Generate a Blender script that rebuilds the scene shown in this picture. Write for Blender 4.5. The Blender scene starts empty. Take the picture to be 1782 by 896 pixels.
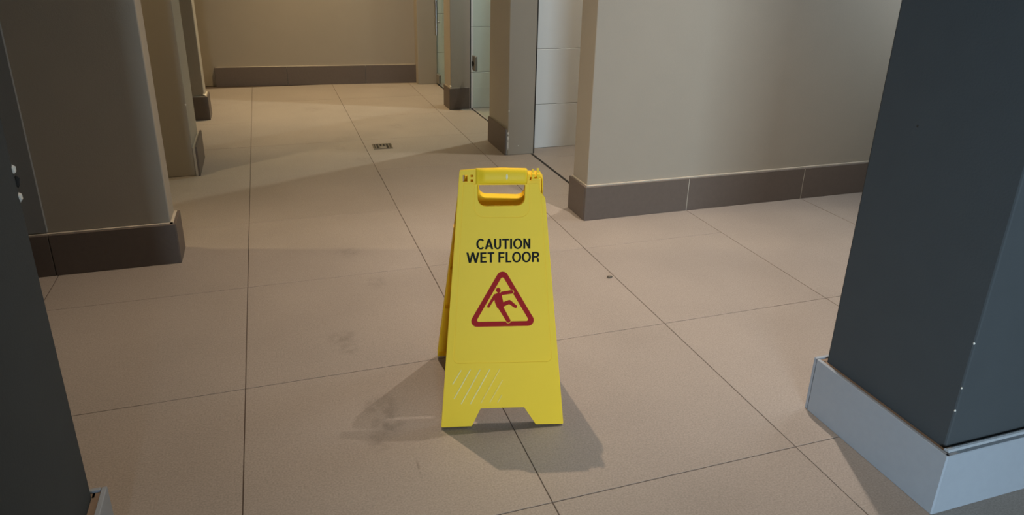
import bpy, bmesh, math, random
from mathutils import Matrix, Vector
random.seed(7)
scene = bpy.context.scene
C = scene.collection

# ---------------------------------------------------------------- camera
cam_d = bpy.data.cameras.new('camera'); cam_d.sensor_width = 36.0
cam_d.lens = 1249.71 / 1782.0 * 36.0; cam_d.shift_y = -63.0 / 1782.0; cam_d.clip_start = 0.02
cam = bpy.data.objects.new('camera', cam_d); C.objects.link(cam); scene.camera = cam
PIT, ROLL, YAW = 0.36726611, 0.02165247, -0.32867057
def cam_axes():
    B = Matrix(((1, 0, 0), (0, 0, -1), (0, 1, 0)))
    cz, sz = math.cos(YAW), math.sin(YAW); cp, sp = math.cos(PIT), math.sin(PIT); cr, sr = math.cos(ROLL), math.sin(ROLL)
    Rz = Matrix(((cz, sz, 0), (-sz, cz, 0), (0, 0, 1)))
    Rp = Matrix(((1, 0, 0), (0, cp, -sp), (0, sp, cp)))
    Rr = Matrix(((cr, -sr, 0), (sr, cr, 0), (0, 0, 1)))
    return Rr @ Rp @ B @ Rz
A = cam_axes()                                       # rows: right, down, forward
m = Matrix((A[0], -A[1], -A[2])).transposed().to_4x4()
m.translation = (0.13318, -1.07293, 1.06290)
cam.matrix_world = m

# ---------------------------------------------------------------- world, lights, exposure
vs = scene.view_settings
vs.view_transform = 'Standard'; vs.look = 'None'; vs.gamma = 1.0; vs.use_curve_mapping = False
vs.exposure = 0.0
world = bpy.data.worlds.new('world'); scene.world = world; world.use_nodes = True
bg = world.node_tree.nodes['Background']; bg.inputs[0].default_value = (0.55, 0.72, 1.0, 1); bg.inputs[1].default_value = 0.05
CEIL = 2.6
def downlight(x, y, power, col, radius=0.03, spread=150, blend=0.6):
    d = bpy.data.lights.new('downlight', 'SPOT'); d.energy = power; d.color = col; d.shadow_soft_size = radius
    d.spot_size = math.radians(spread); d.spot_blend = blend
    o = bpy.data.objects.new('downlight', d); C.objects.link(o); o.location = (x, y, CEIL - 0.02)
    return o
downlight(0.50, 1.45, 142, (1.0, .76, .53), .012, 80, 1.0).rotation_euler = (math.radians(-12), 0, 0)   # over the corridor behind the sign, swivelled a little towards the entrance
downlight(1.59, 0.75, 180, (1.0, .88, .78), .012, 70, 1.0)     # in the right-hand bay
downlight(0.52, 4.15, 215, (1.0, .72, .38), .03, 80, 1.0)      # far end of the corridor
downlight(2.25, 2.15, 125, (1.0, .92, .80), .06, 100, 1.0)                # first cubicle on the right
downlight(2.25, 3.25, 112, (1.0, .94, .86), .02)               # second cubicle
downlight(2.15, 4.30, 60, (1.0, .94, .86), .02)                # last cubicle
downlight(-1.30, 1.90, 60, (1.0, .80, .45), .02)               # rooms behind the left-hand openings
downlight(-0.95, 3.30, 10, (1.0, .80, .45), .02)
downlight(-0.95, 4.40, 22, (1.0, .80, .45), .02)
def area(loc, rot, sx, sy, power, col):
    d = bpy.data.lights.new('daylight', 'AREA'); d.shape = 'RECTANGLE'; d.size = sx; d.size_y = sy; d.energy = power; d.color = col
    o = bpy.data.objects.new('daylight', d); C.objects.link(o); o.location = loc; o.rotation_euler = rot
    return o
# cool daylight coming in through the glazed entrance behind the camera
area((-0.78, -3.9, 0.85), (math.radians(90), 0, 0), 1.5, 1.3, 265, (0.64, 0.83, 1.0))
# cool area light added in the right-hand bay to brighten its broad wall, no window
area((3.44, 0.78, 1.5), (0, math.radians(90), 0), 1.4, 1.0, 22, (0.80, 0.91, 1.0))

# ---------------------------------------------------------------- helpers
def obj(name, mesh, mat=None, parent=None, loc=None):
    o = bpy.data.objects.new(name, mesh); C.objects.link(o)
    if mat and not mesh.materials: mesh.materials.append(mat)
    if parent: o.parent = parent
    if loc: o.location = loc
    return o
def struct(o, label=None, cat=None):
    o['kind'] = 'structure'
    if label: o['label'] = label
    if cat: o['category'] = cat
    return o
def box_mesh(name, x0, x1, y0, y1, z0, z1, bev=0.0, seg=1):
    bm = bmesh.new()
    bmesh.ops.create_cube(bm, size=1.0)
    for v in bm.verts:
        v.co = Vector(((x0 + x1) / 2 + v.co.x * (x1 - x0), (y0 + y1) / 2 + v.co.y * (y1 - y0), (z0 + z1) / 2 + v.co.z * (z1 - z0)))
    if bev > 0:
        bmesh.ops.bevel(bm, geom=list(bm.edges), offset=bev, segments=seg, affect='EDGES', profile=0.5)
    me = bpy.data.meshes.new(name); bm.to_mesh(me); bm.free()
    if seg > 1:
        for p in me.polygons: p.use_smooth = False
    return me
def bm_box(bm, c, d, rot=None):
    r = bmesh.ops.create_cube(bm, size=1.0)
    M = Matrix.Translation(c) @ (rot.to_4x4() if rot else Matrix.Identity(4)) @ Matrix.Diagonal((d[0], d[1], d[2], 1))
    bmesh.ops.transform(bm, matrix=M, verts=r['verts']); return r['verts']
def bm_cyl(bm, p0, p1, r0, r1=None, seg=20):
    p0, p1 = Vector(p0), Vector(p1); d = p1 - p0
    r = bmesh.ops.create_cone(bm, cap_ends=True, segments=seg, radius1=r0, radius2=r0 if r1 is None else r1, depth=d.length)
    M = Matrix.Translation((p0 + p1) / 2) @ d.to_track_quat('Z', 'Y').to_matrix().to_4x4()
    bmesh.ops.transform(bm, matrix=M, verts=r['verts'])
def from_bm(name, bm):
    me = bpy.data.meshes.new(name); bmesh.ops.recalc_face_normals(bm, faces=bm.faces); bm.to_mesh(me); bm.free(); return me
def shape_mesh(name, loops, z, half, bev=0.0):
    """2D outlines (with holes) extruded to a slab centred on z"""
    cu = bpy.data.curves.new(name, 'CURVE'); cu.dimensions = '2D'; cu.fill_mode = 'BOTH'; cu.extrude = max(half - bev, 0); cu.bevel_depth = bev; cu.bevel_resolution = 1
    for lp in loops:
        s = cu.splines.new('POLY'); s.points.add(len(lp) - 1); s.use_cyclic_u = True
        for p, (x, y) in zip(s.points, lp): p.co = (x, y, 0, 1)
    o = bpy.data.objects.new(name, cu); C.objects.link(o)
    bpy.context.view_layer.update()
    me = bpy.data.meshes.new_from_object(o.evaluated_get(bpy.context.evaluated_depsgraph_get()))
    me.name = name; me.materials.clear()
    for v in me.vertices: v.co.z += z
    for p in me.polygons: p.use_smooth = False
    bpy.data.objects.remove(o); bpy.data.curves.remove(cu)
    return me
def rounded(pts, r, n=6):
    """round polygon corners; r is one radius or a list"""
    out = []; k = len(pts)
    for i in range(k):
        p0, p1, p2 = Vector(pts[i - 1]), Vector(pts[i]), Vector(pts[(i + 1) % k])
        rr = r[i] if isinstance(r, (list, tuple)) else r
        if rr <= 0: out.append(tuple(p1)); continue
        d0 = (p0 - p1).normalized(); d2 = (p2 - p1).normalized()
        ang = d0.angle(d2); t = min(rr / math.tan(ang / 2), (p0 - p1).length * .49, (p2 - p1).length * .49); rr = t * math.tan(ang / 2)
        bis = (d0 + d2).normalized(); cc = p1 + bis * (rr / math.sin(ang / 2))
        a0 = p1 + d0 * t - cc; a1 = p1 + d2 * t - cc
        s0 = math.atan2(a0.y, a0.x); da = math.atan2(a0.x * a1.y - a0.y * a1.x, a0.dot(a1))
        for j in range(n + 1):
            th = s0 + da * j / n; out.append((cc.x + rr * math.cos(th), cc.y + rr * math.sin(th)))
    return out
def inset(pts, d):
    """offset a closed polygon inwards by d"""
    k = len(pts); area2 = sum(pts[i - 1][0] * pts[i][1] - pts[i][0] * pts[i - 1][1] for i in range(k)); sg = 1 if area2 > 0 else -1
    out = []
    for i in range(k):
        p0, p1, p2 = Vector(pts[i - 1]), Vector(pts[i]), Vector(pts[(i + 1) % k])
        e0 = (p1 - p0).normalized(); e1 = (p2 - p1).normalized()
        n0 = Vector((-e0.y, e0.x)) * sg; n1 = Vector((-e1.y, e1.x)) * sg
        b = (n0 + n1); l = max(b.length_squared, 1e-6)
        q = p1 + b * (2 * d / l); out.append((q.x, q.y))
    return out
def capsule(p0, p1, w0, w1=None, n=8):
    p0, p1 = Vector(p0), Vector(p1); w1 = w0 if w1 is None else w1
    a = math.atan2((p1 - p0).y, (p1 - p0).x); out = []
    for j in range(n + 1):
        th = a + math.pi / 2 + math.pi * j / n; out.append((p0.x + w0 * math.cos(th), p0.y + w0 * math.sin(th)))
    for j in range(n + 1):
        th = a - math.pi / 2 + math.pi * j / n; out.append((p1.x + w1 * math.cos(th), p1.y + w1 * math.sin(th)))
    return out
def join_mesh(name, meshes):
    bm = bmesh.new()
    for me in meshes: bm.from_mesh(me)
    out = bpy.data.meshes.new(name); bm.to_mesh(out); bm.free(); return out

# ---------------------------------------------------------------- materials
def srgb(r, g, b):
    f = lambda c: (c / 255 / 12.92) if c / 255 <= .04045 else ((c / 255 + .055) / 1.055) ** 2.4
    return (f(r), f(g), f(b), 1)
def mat(name, col, rough=0.6, metal=0.0, noise=0.0, scale=30.0, bump=0.0, bscale=None, spec=0.5, col2=None):
    M = bpy.data.materials.new(name); M.use_nodes = True; nt = M.node_tree; N = nt.nodes; L = nt.links
    b = N['Principled BSDF']; b.inputs['Base Color'].default_value = col; b.inputs['Roughness'].default_value = rough
    b.inputs['Metallic'].default_value = metal; b.inputs['Specular IOR Level'].default_value = spec
    geo = N.new('ShaderNodeNewGeometry')
    if noise > 0 or col2:
        t = N.new('ShaderNodeTexNoise'); t.inputs['Scale'].default_value = scale; t.inputs['Detail'].default_value = 6
        L.new(geo.outputs['Position'], t.inputs['Vector'])
        mx = N.new('ShaderNodeMixRGB'); k = 1 - noise
        mx.inputs[1].default_value = col2 or (col[0] * k, col[1] * k, col[2] * k, 1)
        kk = 1 + noise; mx.inputs[2].default_value = (min(col[0] * kk, 1), min(col[1] * kk, 1), min(col[2] * kk, 1), 1)
        L.new(t.outputs['Fac'], mx.inputs[0]); L.new(mx.outputs[0], b.inputs['Base Color'])
    if bump > 0:
        t2 = N.new('ShaderNodeTexNoise'); t2.inputs['Scale'].default_value = bscale or 200; t2.inputs['Detail'].default_value = 4
        L.new(geo.outputs['Position'], t2.inputs['Vector'])
        bp = N.new('ShaderNodeBump'); bp.inputs['Strength'].default_value = bump; bp.inputs['Distance'].default_value = 0.002
        L.new(t2.outputs['Fac'], bp.inputs['Height']); L.new(bp.outputs[0], b.inputs['Normal'])
    return M
def floor_material():
    M = mat('floor_tile_stone', (0.325, 0.278, 0.238, 1), rough=0.5, noise=0.05, scale=55, bump=0.10, bscale=420, spec=0.35)
    nt = M.node_tree; N = nt.nodes; L = nt.links; b = N['Principled BSDF']
    geo = next(n for n in N if n.type == 'NEW_GEOMETRY')
    col = b.inputs['Base Color'].links[0].from_socket
    # fine speckle of the stoneware
    sp = N.new('ShaderNodeTexNoise'); sp.inputs['Scale'].default_value = 260; sp.inputs['Detail'].default_value = 2; L.new(geo.outputs['Position'], sp.inputs['Vector'])
    mr = N.new('ShaderNodeMapRange'); mr.inputs[1].default_value = .3; mr.inputs[2].default_value = .7; mr.inputs[3].default_value = .84; mr.inputs[4].default_value = 1.14; L.new(sp.outputs['Fac'], mr.inputs[0])
    big = N.new('ShaderNodeTexNoise'); big.inputs['Scale'].default_value = 2.6; big.inputs['Detail'].default_value = 5; L.new(geo.outputs['Position'], big.inputs['Vector'])
    mr2 = N.new('ShaderNodeMapRange'); mr2.inputs[1].default_value = .3; mr2.inputs[2].default_value = .7; mr2.inputs[3].default_value = .93; mr2.inputs[4].default_value = 1.05; L.new(big.outputs['Fac'], mr2.inputs[0])
    mu = N.new('ShaderNodeMath'); mu.operation = 'MULTIPLY'; L.new(mr.outputs[0], mu.inputs[0]); L.new(mr2.outputs[0], mu.inputs[1])
    fac = mu.outputs[0]
    # scuffs and shoe smudges: (x, y, radius x, radius y, strength)
    rag = N.new('ShaderNodeTexNoise'); rag.inputs['Scale'].default_value = 34; rag.inputs['Detail'].default_value = 5; L.new(geo.outputs['Position'], rag.inputs['Vector'])
    ragm = N.new('ShaderNodeMapRange'); ragm.inputs[1].default_value = .34; ragm.inputs[2].default_value = .74; L.new(rag.outputs['Fac'], ragm.inputs[0])
    stains = [(0.262, .785, .045, .045, .30), (.272, .72, .028, .03, .32), (.407, 1.122, .04, .05, .22), (.344, 1.401, .05, .05, .20),
              (.318, .432, .05, .05, .34), (.322, .352, .04, .05, .42), (.360, .178, .0035, .05, .6), (.292, .298, .03, .04, .34), (.458, 2.843, .07, .09, .16),
              (.851, 3.297, .06, .09, .16), (.395, 3.913, .07, .1, .18), (.56, 2.6, .06, .06, .16), (.62, 3.45, .06, .08, .14), (.50, 3.05, .06, .07, .14)]
    for (x, y, rx, ry, s) in stains:
        mp = N.new('ShaderNodeVectorMath'); mp.operation = 'SUBTRACT'; mp.inputs[1].default_value = (x, y, 0); L.new(geo.outputs['Position'], mp.inputs[0])
        sc = N.new('ShaderNodeVectorMath'); sc.operation = 'MULTIPLY'; sc.inputs[1].default_value = (1 / rx, 1 / ry, 0); L.new(mp.outputs[0], sc.inputs[0])
        ln = N.new('ShaderNodeVectorMath'); ln.operation = 'LENGTH'; L.new(sc.outputs[0], ln.inputs[0])
        r = N.new('ShaderNodeMapRange'); r.interpolation_type = 'SMOOTHSTEP'; r.inputs[1].default_value = .35; r.inputs[2].default_value = 1.25; r.inputs[3].default_value = s; r.inputs[4].default_value = 0; L.new(ln.outputs['Value'], r.inputs[0])
        q = N.new('ShaderNodeMath'); q.operation = 'MULTIPLY'; L.new(r.outputs[0], q.inputs[0]); L.new(ragm.outputs[0], q.inputs[1])
        om = N.new('ShaderNodeMath'); om.operation = 'SUBTRACT'; om.inputs[0].default_value = 1; L.new(q.outputs[0], om.inputs[1])
        f2 = N.new('ShaderNodeMath'); f2.operation = 'MULTIPLY'; L.new(fac, f2.inputs[0]); L.new(om.outputs[0], f2.inputs[1]); fac = f2.outputs[0]
    oi = N.new('ShaderNodeObjectInfo'); mr3 = N.new('ShaderNodeMapRange'); mr3.inputs[3].default_value = .97; mr3.inputs[4].default_value = 1.03; L.new(oi.outputs['Random'], mr3.inputs[0])
    f3 = N.new('ShaderNodeMath'); f3.operation = 'MULTIPLY'; L.new(fac, f3.inputs[0]); L.new(mr3.outputs[0], f3.inputs[1])
    vm = N.new('ShaderNodeVectorMath'); vm.operation = 'SCALE'; L.new(col, vm.inputs[0]); L.new(f3.outputs[0], vm.inputs['Scale'])
    L.new(vm.outputs[0], b.inputs['Base Color'])
    return M
def glass_material():
    M = bpy.data.materials.new('green_tinted_glass'); M.use_nodes = True; nt = M.node_tree; N = nt.nodes; L = nt.links
    N.remove(N['Principled BSDF']); out = N['Material Output']
    tr = N.new('ShaderNodeBsdfTransparent'); tr.inputs[0].default_value = (0.90, 0.96, 0.935, 1)
    gl = N.new('ShaderNodeBsdfGlossy'); gl.inputs['Roughness'].default_value = 0.03; gl.inputs[0].default_value = (.9, 1, .97, 1)
    fr = N.new('ShaderNodeFresnel'); fr.inputs[0].default_value = 1.18
    mx = N.new('ShaderNodeMixShader'); g = N.new('ShaderNodeNewGeometry'); iv = N.new('ShaderNodeMath'); iv.operation = 'SUBTRACT'; iv.inputs[0].default_value = 1; L.new(g.outputs['Backfacing'], iv.inputs[1]); mu = N.new('ShaderNodeMath'); mu.operation = 'MULTIPLY'; L.new(fr.outputs[0], mu.inputs[0]); L.new(iv.outputs[0], mu.inputs[1]); L.new(mu.outputs[0], mx.inputs[0]); L.new(tr.outputs[0], mx.inputs[1]); L.new(gl.outputs[0], mx.inputs[2]); L.new(mx.outputs[0], out.inputs[0])
    return M
M_floor = floor_material()
M_grout = mat('grout', (0.075, 0.05, 0.035, 1), rough=.9, noise=.3, scale=60)
M_wall = mat('taupe_wall_paint', (0.36, 0.315, 0.25, 1), rough=.62, noise=.03, scale=8, bump=.12, bscale=260, spec=.3)
M_dark = mat('charcoal_wall_paint', (0.054, 0.060, 0.063, 1), rough=.8, noise=.06, scale=14, bump=.15, bscale=240, spec=.15)
M_recess = mat('dark_grey_wall_paint', (0.235, 0.235, 0.225, 1), rough=.7, noise=.04, scale=8, bump=.12, bscale=260, spec=.2)
M_skirt = mat('brown_skirting_tile', (0.135, 0.105, 0.085, 1), rough=.55, noise=.10, scale=70, bump=.08, bscale=300, spec=.35)
M_skirt_grey = mat('grey_skirting_tile', (0.30, 0.325, 0.355, 1), rough=.5, noise=.05, scale=60, bump=.08, bscale=300, spec=.4)
M_filler = mat('pale_filler', (0.5, 0.44, 0.35, 1), rough=.8, noise=.15, scale=40)
M_filler_brown = mat('brown_filler', (0.22, 0.15, 0.10, 1), rough=.8, noise=.25, scale=60)
M_bead = mat('grey_sealant', (0.36, 0.38, 0.40, 1), rough=.45, noise=.1, scale=40)
M_ceil = mat('ceiling_paint', (0.38, 0.36, 0.33, 1), rough=.8, noise=.02)
M_white = mat('white_wall_tile', (0.78, 0.78, 0.74, 1), rough=.35, noise=.03, scale=6, spec=.4)
M_wgrout = mat('wall_grout', (0.25, 0.24, 0.22, 1), rough=.9, noise=.1)
M_glass = glass_material()
M_metal = mat('brushed_metal', (0.55, 0.55, 0.53, 1), rough=.35, metal=1.0, noise=.08, scale=90)
M_lock = mat('dull_lock_metal', (0.24, 0.22, 0.19, 1), rough=.5, metal=.3, noise=.15, scale=90)
M_drain = mat('drain_metal', (0.16, 0.135, 0.10, 1), rough=.5, metal=.5, noise=.3, scale=60)
M_black = mat('dark_gap', (0.02, 0.017, 0.014, 1), rough=.9, noise=.2)
M_chip = mat('bare_plaster_chip', (0.72, 0.68, 0.6, 1), rough=.9, noise=.15, scale=200)
M_yellow = mat('yellow_plastic', (0.97, 0.63, 0.026, 1), rough=.5, noise=.025, scale=12, bump=.05, bscale=500, spec=.2)
M_scuff = mat('scuffed_pale_plastic', (0.88, 0.70, 0.22, 1), rough=.5, noise=.1, scale=120)
M_scuff2 = mat('faintly_scuffed_plastic', (0.93, 0.65, 0.10, 1), rough=.5, noise=.1, scale=120)
M_glint = mat('cream_painted_glint', (0.86, 0.76, 0.48, 1), rough=.5, noise=.1, scale=200)  # cream colour standing in for a reflected highlight
M_red = mat('red_print', (0.40, 0.014, 0.014, 1), rough=.6, noise=.05, scale=90, spec=.1)
M_print = mat('black_print', (0.010, 0.010, 0.008, 1), rough=.6, noise=.1, scale=90, spec=.1)
M_rubber = mat('dark_rubber', (0.03, 0.025, 0.02, 1), rough=.8, noise=.2)

# ---------------------------------------------------------------- floor: slab of grout with stoneware tiles
T = 0.6
floor = struct(obj('floor', box_mesh('floor', -1.8, 3.6, -4.0, 5.2, -0.10, -0.0012), M_grout))
floor['label'] = 'beige stoneware tiled corridor floor with thin dark joints'
GA, GB = 0.0022, 0.0015                               # joint widths along and across the corridor
def tile_mesh(n):
    return box_mesh('floor_tile', GA / 2, T - GA / 2, GB / 2, n * T - GB / 2, -0.009, 0.0, 0.0007)
TM = {n: tile_mesh(n) for n in (1, 2)}
for t in TM.values(): t.materials.append(M_floor)
double = {(0, 3), (0, 5), (1, 2), (-1, 3), (3, 1)}    # longer tiles
skip = {(i, j + 1) for i, j in double}
for i in range(-3, 6):
    for j in range(-4, 8):
        if (i, j) in skip: continue
        obj('floor_tile', TM[2 if (i, j) in double else 1], None, floor, (i * T, j * T, 0))

# ---------------------------------------------------------------- walls and piers
def wall(name, x0, x1, y0, y1, label, m=M_wall, bev=0.004):
    o = struct(obj(name, box_mesh(name, x0, x1, y0, y1, 0.0, CEIL, bev, 2), m)); o['label'] = label; return o
w_l0 = wall('wall_left_near', -1.75, -0.235, -2.4, 0.112, 'charcoal painted wall at the left edge nearest the viewer', M_dark)
w_lb = wall('wall_left_recess', -1.75, -0.70, 0.112, 1.486, 'dark grey wall inside the shallow left recess', M_recess)
w_l1 = wall('wall_left_pier', -1.75, -0.238, 1.486, 1.60, 'taupe pier on the left with a tall brown skirting facing the viewer')
w_l2 = wall('wall_left_middle', -1.75, -0.245, 2.52, 2.85, 'taupe wall end on the left without skirting on its front')
w_l3 = wall('wall_left_far', -1.75, -0.262, 3.742, 3.90, 'dim narrow pier at the far left before the end wall')
w_out = wall('wall_left_outer', -1.85, -1.75, -2.4, 5.2, 'side room wall on the left')
w_r0 = wall('wall_right_near', 1.342, 2.6, -0.236, 0.100, 'charcoal painted pillar at the right edge nearest the viewer', M_dark)
w_r1 = wall('wall_right_bay', 1.328, 3.6, 1.486, 1.632, 'broad pale taupe wall on the right behind the sign')
w_r2 = wall('wall_right_pier', 1.315, 1.462, 2.49, 2.84, 'taupe door pier on the right between two cubicle openings')
w_r3 = wall('wall_right_far', 1.294, 1.432, 3.684, 3.86, 'narrow far pier on the right beside the glass door')
w_r4 = wall('wall_right_end', 1.264, 1.422, 4.65, 5.1, 'pale wall return in the far right corner')
w_out2 = wall('wall_right_outer', 3.5, 3.6, -0.236, 5.2, 'side room wall on the right')
w_out3 = wall('wall_right_front', 2.6, 3.5, -0.236, 0.108, 'wall closing the right bay beside the charcoal pillar', M_dark)
# the end wall stands very slightly askew
me = box_mesh('wall_back', -1.6, 2.3, 0, 0.15, 0, CEIL, .004, 2)
w_b = struct(obj('wall_back', me, M_wall)); w_b['label'] = 'ochre lit end wall closing the corridor'
w_b.location = (-0.26, 4.885, 0); w_b.rotation_euler = (0, 0, -0.085)
ce = struct(obj('ceiling', box_mesh('ceiling', -1.9, 3.7, -4.0, 5.3, CEIL, CEIL + .1), M_ceil)); ce['label'] = 'painted ceiling above the corridor'
wf = struct(obj('wall_front_left', box_mesh('wall_front_left', -1.85, -1.4, -4.1, -2.4, 0, CEIL), M_wall)); wf['label'] = 'lobby wall behind the viewer on the left'
wf2 = struct(obj('wall_front_right', box_mesh('wall_front_right', 3.0, 3.6, -4.1, -0.236, 0, CEIL), M_wall)); wf2['label'] = 'lobby wall behind the viewer on the right'

# ---------------------------------------------------------------- tiled cubicle walls
def tiled_wall(name, x0, x1, yf, label, first_w):
    """wall whose face at y = yf carries 0.6 x 0.3 m white tiles"""
    o = struct(obj(name, box_mesh(name, x0, x1, yf + .006, yf + .11, 0, CEIL), M_wgrout)); o['label'] = label
    xs = [x0, x0 + first_w]
    while xs[-1] < x1 - .01: xs.append(min(xs[-1] + .6, x1))
    zs = [0.0, 0.247] + [0.547 + .3 * k for k in range(7)]
    cache = {}
    for a, b in zip(xs[:-1], xs[1:]):
        for c, d in zip(zs[:-1], zs[1:]):
            k = (round(b - a, 3), round(d - c, 3))
            if k not in cache:
                cache[k] = box_mesh('wall_tile', .0012, b - a - .0012, -.0, .007, .0015, d - c - .0015, .0008); cache[k].materials.append(M_white)
            obj('wall_tile', cache[k], None, o, (a, yf, c))
    return o
tiled_wall('wall_cubicle_near', 1.470, 3.45, 2.592, 'white tiled wall inside the nearest cubicle opening', .52)
tiled_wall('wall_cubicle_far', 1.438, 3.45, 3.690, 'white tiled wall seen through the second glass door', .50)

tiled_wall('wall_cubicle_end', 1.425, 2.3, 4.660, 'pale tiled wall behind the far glass door', .5)
# ---------------------------------------------------------------- skirting: thin tall tiles, stood off the wall on filler
SH = 0.145
def skirting(name, label, runs, m, fill=M_filler, fh=0.139, th=0.009, depth=0.02, joint=.6, pale=False):
    """runs: (x0, y0, x1, y1, nx, ny, first piece length); outer face on the line, n points outwards"""
    bm = bmesh.new()
    for (x0, y0, x1, y1, nx, ny, first) in runs:
        xa, xb = sorted((x0, x1)); ya, yb = sorted((y0, y1))
        if nx: xa, xb = (x0 - depth, x0 - th) if nx > 0 else (x0 + th, x0 + depth); ya += th; yb -= th
        else: ya, yb = (y0 - depth, y0 - th) if ny > 0 else (y0 + th, y0 + depth); xa += th; xb -= th
        bm_box(bm, ((xa + xb) / 2, (ya + yb) / 2, fh / 2), (xb - xa, yb - ya, fh))
    root = struct(obj(name, from_bm(name, bm), fill)); root['label'] = label
    for (x0, y0, x1, y1, nx, ny, first) in runs:
        L = math.hypot(x1 - x0, y1 - y0); ux, uy = (x1 - x0) / L, (y1 - y0) / L
        s = [0.0, min(first, L)]
        while s[-1] < L - .02: s.append(min(s[-1] + joint, L))
        for a, b in zip(s[:-1], s[1:]):
            g0 = .0011
            if a > 0 and pale:
                jx, jy = x0 + ux * a - nx * th / 2, y0 + uy * a - ny * th / 2; hx, hy = (.0012, th / 2 - .0004) if ny else (th / 2 - .0004, .0012)
                obj('joint_grout', box_mesh('joint_grout', jx - hx, jx + hx, jy - hy, jy + hy, 0, SH - .002), M_filler, root)
            p0 = (x0 + ux * (a + g0), y0 + uy * (a + g0)); p1 = (x0 + ux * (b - g0), y0 + uy * (b - g0))
            q0 = (p0[0] - nx * th, p0[1] - ny * th); q1 = (p1[0] - nx * th, p1[1] - ny * th)
            xs = [p[0] for p in (p0, p1, q0, q1)]; ys = [p[1] for p in (p0, p1, q0, q1)]
            obj('skirting_tile', box_mesh('skirting_tile', min(xs), max(xs), min(ys), max(ys), 0.0, SH, .0012), m, root)
    return root
bs_r0 = skirting('baseboard_right_near', 'tall grey skirting around the foot of the charcoal pillar on the right',
         [(1.322, .112, 1.322, -.260, -1, 0, .6), (1.3225, -.260, 2.6, -.260, 0, -1, .6), (1.3222, .1215, 2.6, .1215, 0, 1, .6)], M_skirt_grey, M_filler_brown, .141, depth=.021)
bm = bmesh.new(); bm_cyl(bm, (1.334, -.2455, .1445), (2.59, -.2455, .1445), .006, seg=10)
obj('sealant_bead', from_bm('sealant_bead', bm), M_bead, bs_r0)
skirting('baseboard_right_bay', 'brown skirting along the broad right wall and its corner',
         [(1.313, 1.465, 3.49, 1.465, 0, -1, .485), (1.313, 1.474, 1.313, 1.640, -1, 0, .6)], M_skirt, fh=.149, pale=True)
skirting('baseboard_right_pier', 'brown skirting on the corridor side of the right door pier',
         [(1.299, 2.492, 1.299, 2.815, -1, 0, .6)], M_skirt, depth=.016, fh=.138)
skirting('baseboard_right_far', 'short dark skirting wrapping the far right pier',
         [(1.283, 3.670, 1.424, 3.670, 0, -1, .6), (1.283, 3.679, 1.283, 3.845, -1, 0, .6)], M_skirt, depth=.0135, fh=.148)
skirting('baseboard_left_near', 'grey skirting at the foot of the charcoal wall on the left',
         [(-.212, .128, -.212, -2.3, 1, 0, .6), (-.60, .128, -.221, .128, 0, 1, .6)], M_skirt_grey, M_filler_brown, .141, depth=.022)
skirting('baseboard_left_pier', 'tall dark brown skirting across the front of the left pier',
         [(-.690, 1.464, -.221, 1.464, 0, -1, .085), (-.2195, 1.464, -.2195, 1.612, 1, 0, .6)], M_skirt, fh=.147)
skirting('baseboard_left_recess', 'dark brown skirting along the side of the left recess',
         [(-.680, .14, -.680, 1.463, 1, 0, .6)], M_skirt)
skirting('baseboard_left_middle', 'loose brown skirting tile on the corridor side of the left wall end',
         [(-.224, 2.508, -.224, 2.845, 1, 0, .6)], M_skirt, fh=.138)
skirting('baseboard_left_far', 'dark skirting around the far left pier',
         [(-.9, 3.722, -.243, 3.722, 0, -1, .655), (-.2415, 3.722, -.2415, 3.90, 1, 0, .6)], M_skirt, fh=.148)
bs = skirting('baseboard_back', 'long dark brown skirting along the foot of the end wall',
              [(0.0, -.02, 1.535, -.02, 0, -1, .53), (0.0, -.0105, 0.0, .0, -1, 0, .6)], M_skirt, fh=.148, depth=.0205)
bs.location = (-0.26, 4.885, 0); bs.rotation_euler = (0, 0, -0.085)

# ---------------------------------------------------------------- thresholds, glass doors
def simple_struct(name, meshes, m, label):
    o = struct(obj(name, meshes, m)); o['label'] = label; return o
simple_struct('trim_1', box_mesh('trim_1', 1.446, 1.458, 1.66, 2.488, 0, .0022, .0005), M_black, 'dark threshold strip across the nearest cubicle opening')
simple_struct('trim_2', box_mesh('trim_2', 1.436, 1.446, 2.845, 3.68, 0, .0022, .0005), M_black, 'dark threshold strip under the second glass door')
simple_struct('trim_3', box_mesh('trim_3', 1.412, 1.424, 3.87, 4.648, 0, .004, .0005), M_black, 'dark threshold strip under the far glass door')
simple_struct('trim_4', box_mesh('trim_4', 1.462, 1.4695, 2.4955, 2.60, 0, 2.3, .0005), M_black, 'dark upright seal between door pier and white tiles')
simple_struct('trim_5', box_mesh('trim_5', 1.432, 1.4375, 3.685, 3.72, 0, 2.3, .0005), M_black, 'dark upright seal beside the second glass door')
simple_struct('trim_6', box_mesh('trim_6', -.699, -.607, 1.478, 1.488, .150, 2.3, .002), M_recess, 'dark grey upright strip on the left pier beside the recess')
def glass_door(name, x, y0, y1, label):
    o = struct(obj(name, box_mesh(name, x - .004, x + .004, y0, y1, .012, 2.1, .0008), M_glass)); o['label'] = label
    return o
d1 = glass_door('door_1', 1.446, 2.86, 3.655, 'clear greenish glass door with a small square lock')
bm = bmesh.new(); bm_box(bm, (1.446, 3.618, .318), (.018, .07, .098)); lk = obj('lock', from_bm('lock', bm), M_lock, d1)
bv = lk.modifiers.new('bevel', 'BEVEL'); bv.width = .003
bm = bmesh.new(); bm_cyl(bm, (1.436, 3.618, .315), (1.428, 3.618, .315), .016); bm_box(bm, (1.4275, 3.618, .315), (.004, .006, .018)); obj('lock_cylinder', from_bm('lock_cylinder', bm), M_black, lk)
d2 = glass_door('door_2', 1.418, 3.875, 4.645, 'far glass door with a slim upright pull handle')
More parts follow.
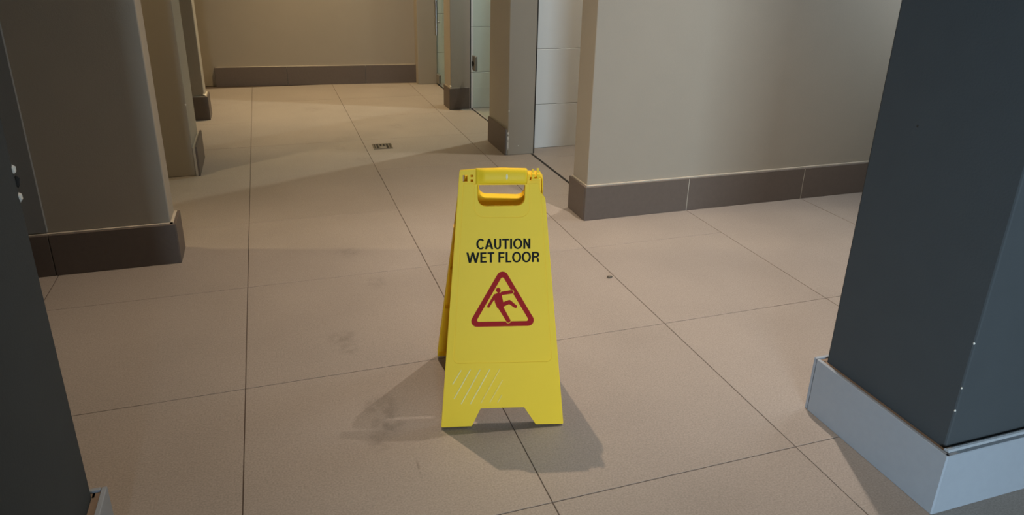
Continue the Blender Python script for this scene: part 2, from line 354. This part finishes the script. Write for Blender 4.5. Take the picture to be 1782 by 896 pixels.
bm = bmesh.new(); bm_cyl(bm, (1.385, 4.50, .40), (1.385, 4.50, 1.35), .011); bm_cyl(bm, (1.385, 4.50, .5), (1.414, 4.50, .5), .007); bm_cyl(bm, (1.385, 4.50, 1.25), (1.414, 4.50, 1.25), .007)
obj('pull_handle', from_bm('pull_handle', bm), M_metal, d2)
bm = bmesh.new(); bm_box(bm, (1.418, 4.585, .05), (.02, .09, .07)); obj('patch_fitting', from_bm('patch_fitting', bm), M_lock, d2)

# ---------------------------------------------------------------- chips and nail marks on the walls
def chip(parent, loc, dx, dy, dz, m=M_chip, seed=0):
    rnd = random.Random(seed); bm = bmesh.new()
    bmesh.ops.create_icosphere(bm, subdivisions=1, radius=1)
    for v in bm.verts: v.co = Vector((v.co.x * dx, v.co.y * dy, v.co.z * dz)) * rnd.uniform(.75, 1.2)
    return obj('paint_chip', from_bm('paint_chip', bm), m, parent, loc)
chip(w_l0, (-.236, .110, .742), .005, .006, .0085, seed=1)
chip(w_l0, (-.236, .110, .700), .005, .006, .0085, seed=2)
chip(w_l0, (-.2345, .112, .722), .004, .004, .011, M_black, seed=3)
chip(w_l2, (-.247, 2.521, .343), .004, .003, .006, seed=4)
for k, (z, s) in enumerate([(.055, .030), (.095, .016), (.12, .009)]): chip(w_r2, (1.3163, 2.4912, z), .0042, .0022, s, seed=10 + k)
chip(w_r2, (1.319, 2.4905, .243), .003, .0015, .005, seed=20); chip(w_r2, (1.375, 2.4905, .05), .004, .0015, .004, seed=21)
for k, (y, z) in enumerate([(-.234, .381), (-.2345, .283), (-.2345, .231)]): chip(w_r0, (1.3425, y, z), .0018, .0022, .0028, seed=30 + k)
chip(w_r0, (1.3425, -.005, .744), .0015, .003, .004, M_black, seed=40)
chip(w_r3, (1.2945, 3.69, .158), .006, .02, .006, seed=50); chip(w_l3, (-.262, 3.741, .155), .01, .012, .006, seed=51)

# ---------------------------------------------------------------- floor drain
dr = bpy.data.objects.new('floor_drain', None); C.objects.link(dr); dr.location = (.694, 2.835, 0)
dr['label'] = 'small square metal drain grate set into the corridor floor'; dr['category'] = 'drain'
dr.rotation_euler = (0, 0, math.radians(-3))
sq = lambda s: [(-s, -s), (s, -s), (s, s), (-s, s)]
obj('frame', shape_mesh('frame', [sq(.053), sq(.045)], .0015, .0014), M_drain, dr)
obj('sump', box_mesh('sump', -.047, .047, -.047, .047, .0001, .0006), M_black, dr)
for k in range(5):
    a = -.036 + k * .018
    obj('grate_bar', box_mesh('grate_bar', a - .0045, a + .0045, -.045, .045, .0006, .0026, .0006), M_drain, dr)
obj('cover_plate', box_mesh('cover_plate', -.016, .018, -.046, -.006, .0026, .0034, .0004), M_lock, dr)

# ---------------------------------------------------------------- crumb on the floor
bm = bmesh.new(); bmesh.ops.create_icosphere(bm, subdivisions=2, radius=1); rnd = random.Random(5)
for v in bm.verts: v.co = Vector((v.co.x * .010, v.co.y * .007, v.co.z * .004)) * rnd.uniform(.7, 1.2)
cr = obj('dirt_crumb', from_bm('dirt_crumb', bm), M_drain, None, (1.179, .94, .0035)); cr['label'] = 'tiny brown crumb of dirt on the floor tile right of the sign'; cr['category'] = 'crumb'

# ---------------------------------------------------------------- wet floor sign
sign = bpy.data.objects.new('wet_floor_sign', None); C.objects.link(sign)
sign.location = (0.6161, 0.4212, 0); sign.rotation_euler = (0, 0, math.radians(-14.04))
sign['label'] = 'yellow plastic folding caution sign standing open on the corridor floor'; sign['category'] = 'sign'
DEP = .325; PHI = math.radians(76.09); K = .001
mm = lambda pts: [(x * K, y * K) for x, y in pts]
outline = rounded(mm([(-144, 0), (-73, 1), (-52, 44), (51, 44), (79, 1), (144, 0), (97, 538), (86.5, 552), (84, 578), (57.5, 578), (55.5, 605), (1, 607), (-49.5, 605.5), (-96.5, 601.5)]),
                  [.003, .003, .004, .004, .003, .003, .006, .006, .002, .001, .004, .15, .1, .004], 5)
hole = rounded(mm([(-57.5, 568.5), (51.5, 569), (50.5, 521), (-56, 520)]), [.002, .002, .018, .018], 6)
slots = [mm([(-90, 576), (-79, 576), (-79, 591), (-90, 591)]), mm([(-72.5, 586), (-66, 586), (-66, 591.5), (-72.5, 591.5)]), mm([(-72.5, 575), (-66, 575), (-66, 581.5), (-72.5, 581.5)])]
RIM = .018; TH = .0022
b_outline = rounded(mm([(-144, 0), (-73, 1), (-52, 44), (51, 44), (79, 1), (144, 0), (97, 538), (86.5, 552), (84, 578), (60, 586), (-88, 586), (-96, 575)]),
                    [.003, .003, .004, .004, .003, .003, .006, .006, .002, .003, .004, .004], 5)
def panel_mesh(ol, sl):
    parts = [shape_mesh('plate', [ol, hole] + sl, -TH / 2, TH / 2, .0005)]
    parts.append(shape_mesh('rim', [ol, inset(ol, .0026)], -RIM / 2 - .0006, RIM / 2 - .0004))
    parts.append(shape_mesh('hole_rim', [inset(hole, -.0028), hole], -RIM / 2 - .0006, RIM / 2 - .0004))
    for bb in (.17, .30, .43): parts.append(box_mesh('stiffener', -.145 + .078 * bb + .004, .145 - .078 * bb - .004, bb - .001, bb + .001, -.014, -.001))
    return join_mesh('panel', parts)
pm = panel_mesh(outline, slots); pm.materials.append(M_yellow)
pm_back = panel_mesh(b_outline, []); pm_back.materials.append(M_yellow)
# the face is three proud fields with narrow grooves between them
GRV = .0021
raised = rounded(mm([(-113.5, 156), (113.2, 155), (87.2, 531), (84.8, 551), (80.5, 572), (-87.5, 572)]), [.010, .010, .004, .004, .003, .003], 6)
border_m = shape_mesh('border_field', [inset(outline, .0010), inset(raised, -GRV)] + slots, .0004, .0005, .0002); border_m.materials.append(M_yellow)
hub = rounded(mm([(-65.3, 571.0), (-65.5, 495.5), (61.5, 494.5), (61.0, 571.0)]), [.001, .024, .024, .001], 8)
raised_m = shape_mesh('raised_field', [raised, inset(hub, -GRV * .4)], .0004, .0005, .0002); raised_m.materials.append(M_yellow)
hub_m = shape_mesh('handle_surround', [inset(hub, GRV * .5), inset(hole, -.0001)], .0004, .0005, .0002); hub_m.materials.append(M_yellow)
def grip_mesh():
    bm = bmesh.new(); prof = 20; n = 26; rings = []
    for i in range(n + 1):
        t = i / n; a = -.0605 + t * .1155
        yc = .588 + .0008 * math.sin(t * math.pi); rb = .0185; e = min(t / .18, 1.0); e = e * e * (3 - 2 * e)
        rc = .0035 + .0085 * e
        if t > .97: rc *= .9; rb *= .96
        ring = []
        for k in range(prof):
            th = 2 * math.pi * k / prof; c, s = math.cos(th), math.sin(th)
            y = yc + rb * math.copysign(abs(c) ** .8, c); z = (rc if s > 0 else .016) * math.copysign(abs(s) ** .8, s)
            ring.append(bm.verts.new((a, y, z)))
        rings.append(ring)
    for r0, r1 in zip(rings[:-1], rings[1:]):
        for k in range(prof): bm.faces.new((r0[k], r0[(k + 1) % prof], r1[(k + 1) % prof], r1[k])).smooth = True
    bm.faces.new(rings[0]); bm.faces.new(rings[-1])
    me = from_bm('handle_grip', bm)
    return me
grip_m = grip_mesh(); grip_m.materials.append(M_yellow)
def hinge_mesh():
    bm = bmesh.new()
    for a0, a1, r in ((.0575, .0615, .0080), (.0660, .0715, .0085), (.0775, .0835, .0080)): bm_cyl(bm, (a0, .5885, -.002), (a1, .5885, -.002), r, seg=16)
    bm_cyl(bm, (.056, .5885, -.004), (.0865, .5885, -.004), .0032, seg=10)
    bm_box(bm, (.0690, .599, -.004), (.0042, .010, .008)); bm_box(bm, (.0805, .600, -.004), (.0048, .012, .008))
    bm_box(bm, (.0590, .583, .001), (.0036, .014, .007)); bm_box(bm, (.0745, .5805, .0005), (.0190, .004, .006))
    bm_box(bm, (.0862, .565, -.012), (.003, .034, .012))
    return from_bm('hinge_knuckle', bm)
hinge_m = hinge_mesh(); hinge_m.materials.append(M_yellow)
rib_ends = [((-97, 137.1), (-116.3, 105.3)), ((-75.6, 137.8), (-113.2, 70.2)), ((-53.1, 137.2), (-96.7, 57.1)), ((-30.4, 137.8), (-75.2, 56.5)), ((-7, 137.7), (-51, 57.5)), ((-.6, 110.9), (-29.6, 59)), ((-1.9, 75), (-11.6, 58))]
rib_m = []
for a, b in rib_ends:
    me = shape_mesh('rib', [capsule(mm([a])[0], mm([b])[0], .0010, n=4)], .0010, .0008, .0005); me.materials.append(M_scuff if len(rib_m) < 4 else M_scuff2); rib_m.append(me)
def letter(ch):
    """grotesque capitals, cap height 1; returns (polygons, advance)"""
    w = .175; P = []
    rect = lambda x0, x1, y0, y1: P.append([(x0, y0), (x1, y0), (x1, y1), (x0, y1)])
    def arc(cx, cy, rx, ry, a0, a1, n=24):
        o = [(cx + rx * math.cos(math.radians(a0 + (a1 - a0) * i / n)), cy + ry * math.sin(math.radians(a0 + (a1 - a0) * i / n))) for i in range(n + 1)]
        q = [(cx + (rx - w) * math.cos(math.radians(a0 + (a1 - a0) * i / n)), cy + (ry - w * .88) * math.sin(math.radians(a0 + (a1 - a0) * i / n))) for i in range(n, -1, -1)]
        for i in range(n): P.append([o[i], o[i + 1], q[n - 1 - i], q[n - i]])
    if ch == 'C': arc(.40, .5, .38, .52, 42, 318); return P, .735
    if ch == 'O': arc(.41, .5, .39, .52, 0, 360, 36); return P, .82
    if ch == 'U': rect(.06, .06 + w, .36, 1); rect(.66 - w, .66, .36, 1); arc(.36, .36, .30, .38, 180, 360); return P, .72
    if ch == 'T': rect(.02, .60, 1 - w * .9, 1); rect(.31 - w / 2, .31 + w / 2, 0, 1); return P, .62
    if ch == 'I': rect(.06, .06 + w, 0, 1); return P, .30
    if ch == 'L': rect(.06, .06 + w, 0, 1); rect(.06, .55, 0, w * .9); return P, .58
    if ch in 'EF':
        rect(.06, .06 + w, 0, 1); rect(.06, .58, 1 - w * .9, 1); rect(.06, .55, .5 - w * .38, .5 + w * .45)
        if ch == 'E': rect(.06, .60, 0, w * .9)
        return P, .64 if ch == 'E' else .61
    if ch == 'N': rect(.06, .06 + w, 0, 1); rect(.66 - w, .66, 0, 1); P.append([(.06, 1), (.66 - w * .98, 0), (.66, 0), (.06 + w * .98, 1)]); return P, .72
    if ch == 'A':
        P.append([(0, 0), (.19, 0), (.46, 1), (.27, 1)]); P.append([(.53, 0), (.72, 0), (.45, 1), (.26, 1)]); rect(.16, .56, .22, .22 + w * .85); return P, .72
    if ch == 'W':
        for x0, x1 in ((0, .20), (.45, .205), (.46, .70), (.92, .70)): P.append([(x0, 1), (x1 - .005, 0), (x1 + .175, 0), (x0 + .175, 1)]) if x0 > x1 or True else None
        return P, 1.10
    if ch == 'R':
        rect(.06, .06 + w, 0, 1); rect(.06, .42, 1 - w * .9, 1); rect(.06, .42, .44, .44 + w * .88); arc(.41, .72, .27, .28, -90, 90, 14)
        P.append([(.49, 0), (.69, 0), (.66, .16), (.65, .30), (.58, .42), (.40, .50), (.47, .40), (.49, .22)]); return P, .74
    return P, .26
def text_mesh(name, s, x0, x1, y0, y1, z):
    polys = []; x = 0
    for ch in s:
        P, adv = letter(ch); polys += [[(px + x, py) for px, py in q] for q in P]; x += adv
    xs = [p[0] for q in polys for p in q]; ys = [p[1] for q in polys for p in q]
    vs_, fs = [], []
    for i, q in enumerate(polys):
        area2 = sum(q[k - 1][0] * q[k][1] - q[k][0] * q[k - 1][1] for k in range(len(q)))
        if area2 < 0: q = q[::-1]
        n0 = len(vs_); fs.append(list(range(n0, n0 + len(q))))
        for px, py in q: vs_.append((x0 + (px - min(xs)) / (max(xs) - min(xs)) * (x1 - x0), y0 + (py - min(ys)) / (max(ys) - min(ys)) * (y1 - y0), z + (i % 4) * .00002))
    me = bpy.data.meshes.new(name); me.from_pydata(vs_, [], fs); me.materials.append(M_print); return me
ZP = .00125
cau_m = text_mesh('caution_lettering', 'CAUTION', -.0602, .0637, .4215, .4462, ZP)
wet_m = text_mesh('wet_floor_lettering', 'WET FLOOR', -.0828, .0845, .3902, .4152, ZP)
tri_pts = mm([(-.4, 383), (-82.5, 240.5), (82.5, 240.5)])
tri_o = rounded(tri_pts, .0135, 8); tri_i = rounded(inset(tri_pts, .0118), .004, 6)
tri_m = shape_mesh('warning_triangle', [tri_o, tri_i], ZP, 0); tri_m.materials.append(M_red)
def figure_shapes(g):
    """strokes of the slipping figure, grown by g mm"""
    f = lambda p, q, w0, w1=None: capsule(mm([p])[0], mm([q])[0], (w0 + g) * K, ((w1 if w1 else w0) + g) * K)
    hd = mm([(-10.2, 326.5)])[0]
    sh = [capsule(hd, (hd[0] + .0008, hd[1] - .0012), (5.0 + g) * K, (4.6 + g) * K),
          f((-1.5, 318.6), (20.5, 321.6), 3.6, 3.9), f((-17.2, 313.8), (-32.8, 288.4), 3.2, 2.6),
          f((-6.5, 289), (13.2, 253.8), 5.6, 4.6), f((-3.8, 290.5), (15.5, 298.2), 5.0, 4.2), f((15.5, 298.2), (29.6, 287.2), 4.2, 3.2)]
    tor = rounded(mm([(-21.5, 314.5), (-9, 320.5), (-3.0, 317.5), (.8, 299), (2.6, 287), (-5, 282), (-12, 284), (-17.3, 297)]), .003, 3)
    sh.append(inset(tor, -g * K) if g else tor)
    return sh
def flat(name, shapes, z, m):
    me = join_mesh(name, [shape_mesh(name, [s], z + i * .00001, 0) for i, s in enumerate(shapes)]); me.materials.append(m); return me
halo_m = flat('figure_outline', figure_shapes(1.6), ZP + .00008, M_yellow)
fig_m = flat('slipping_figure', figure_shapes(.45), ZP + .0002, M_red)
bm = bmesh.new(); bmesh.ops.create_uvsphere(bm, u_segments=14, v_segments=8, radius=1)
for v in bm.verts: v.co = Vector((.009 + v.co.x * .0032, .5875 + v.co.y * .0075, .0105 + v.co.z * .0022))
glint_m = from_bm('painted_glint', bm); glint_m.materials.append(M_glint)  # flattened pale blob that paints a glint of light onto the grip
def make_panel(name, mesh, label, front):
    o = obj(name, mesh, None, sign); o['label'] = label
    if front:
        o.matrix_local = Matrix.Translation((0, -DEP / 2, .0046)) @ Matrix.Rotation(PHI, 4, 'X')
    else:                                            # the rear leaf hangs a little skewed in its loose hinge
        piv = Vector((0, .58, 0))
        o.matrix_local = Matrix.Translation((0, DEP / 2, .0085)) @ Matrix.Rotation(math.pi, 4, 'Z') @ Matrix.Rotation(PHI, 4, 'X') @ Matrix.Translation(piv) @ Matrix.Rotation(math.radians(1.55), 4, 'Z') @ Matrix.Translation(-piv)
    parts = [('caution_lettering', cau_m), ('wet_floor_lettering', wet_m), ('warning_triangle', tri_m), ('figure_outline', halo_m), ('slipping_figure', fig_m), ('hinge_knuckle', hinge_m)]
    if front: parts += [('raised_field', raised_m), ('border_field', border_m), ('handle_surround', hub_m), ('handle_grip', grip_m), ('painted_glint', glint_m)]
    else: parts = parts[:-1]
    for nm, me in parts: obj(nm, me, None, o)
    for me in rib_m: obj('rib', me, None, o)
    return o
make_panel('front_panel', pm, 'yellow front leaf with lettering and red triangle', True)
make_panel('back_panel', pm_back, 'yellow rear leaf leaning away', False)
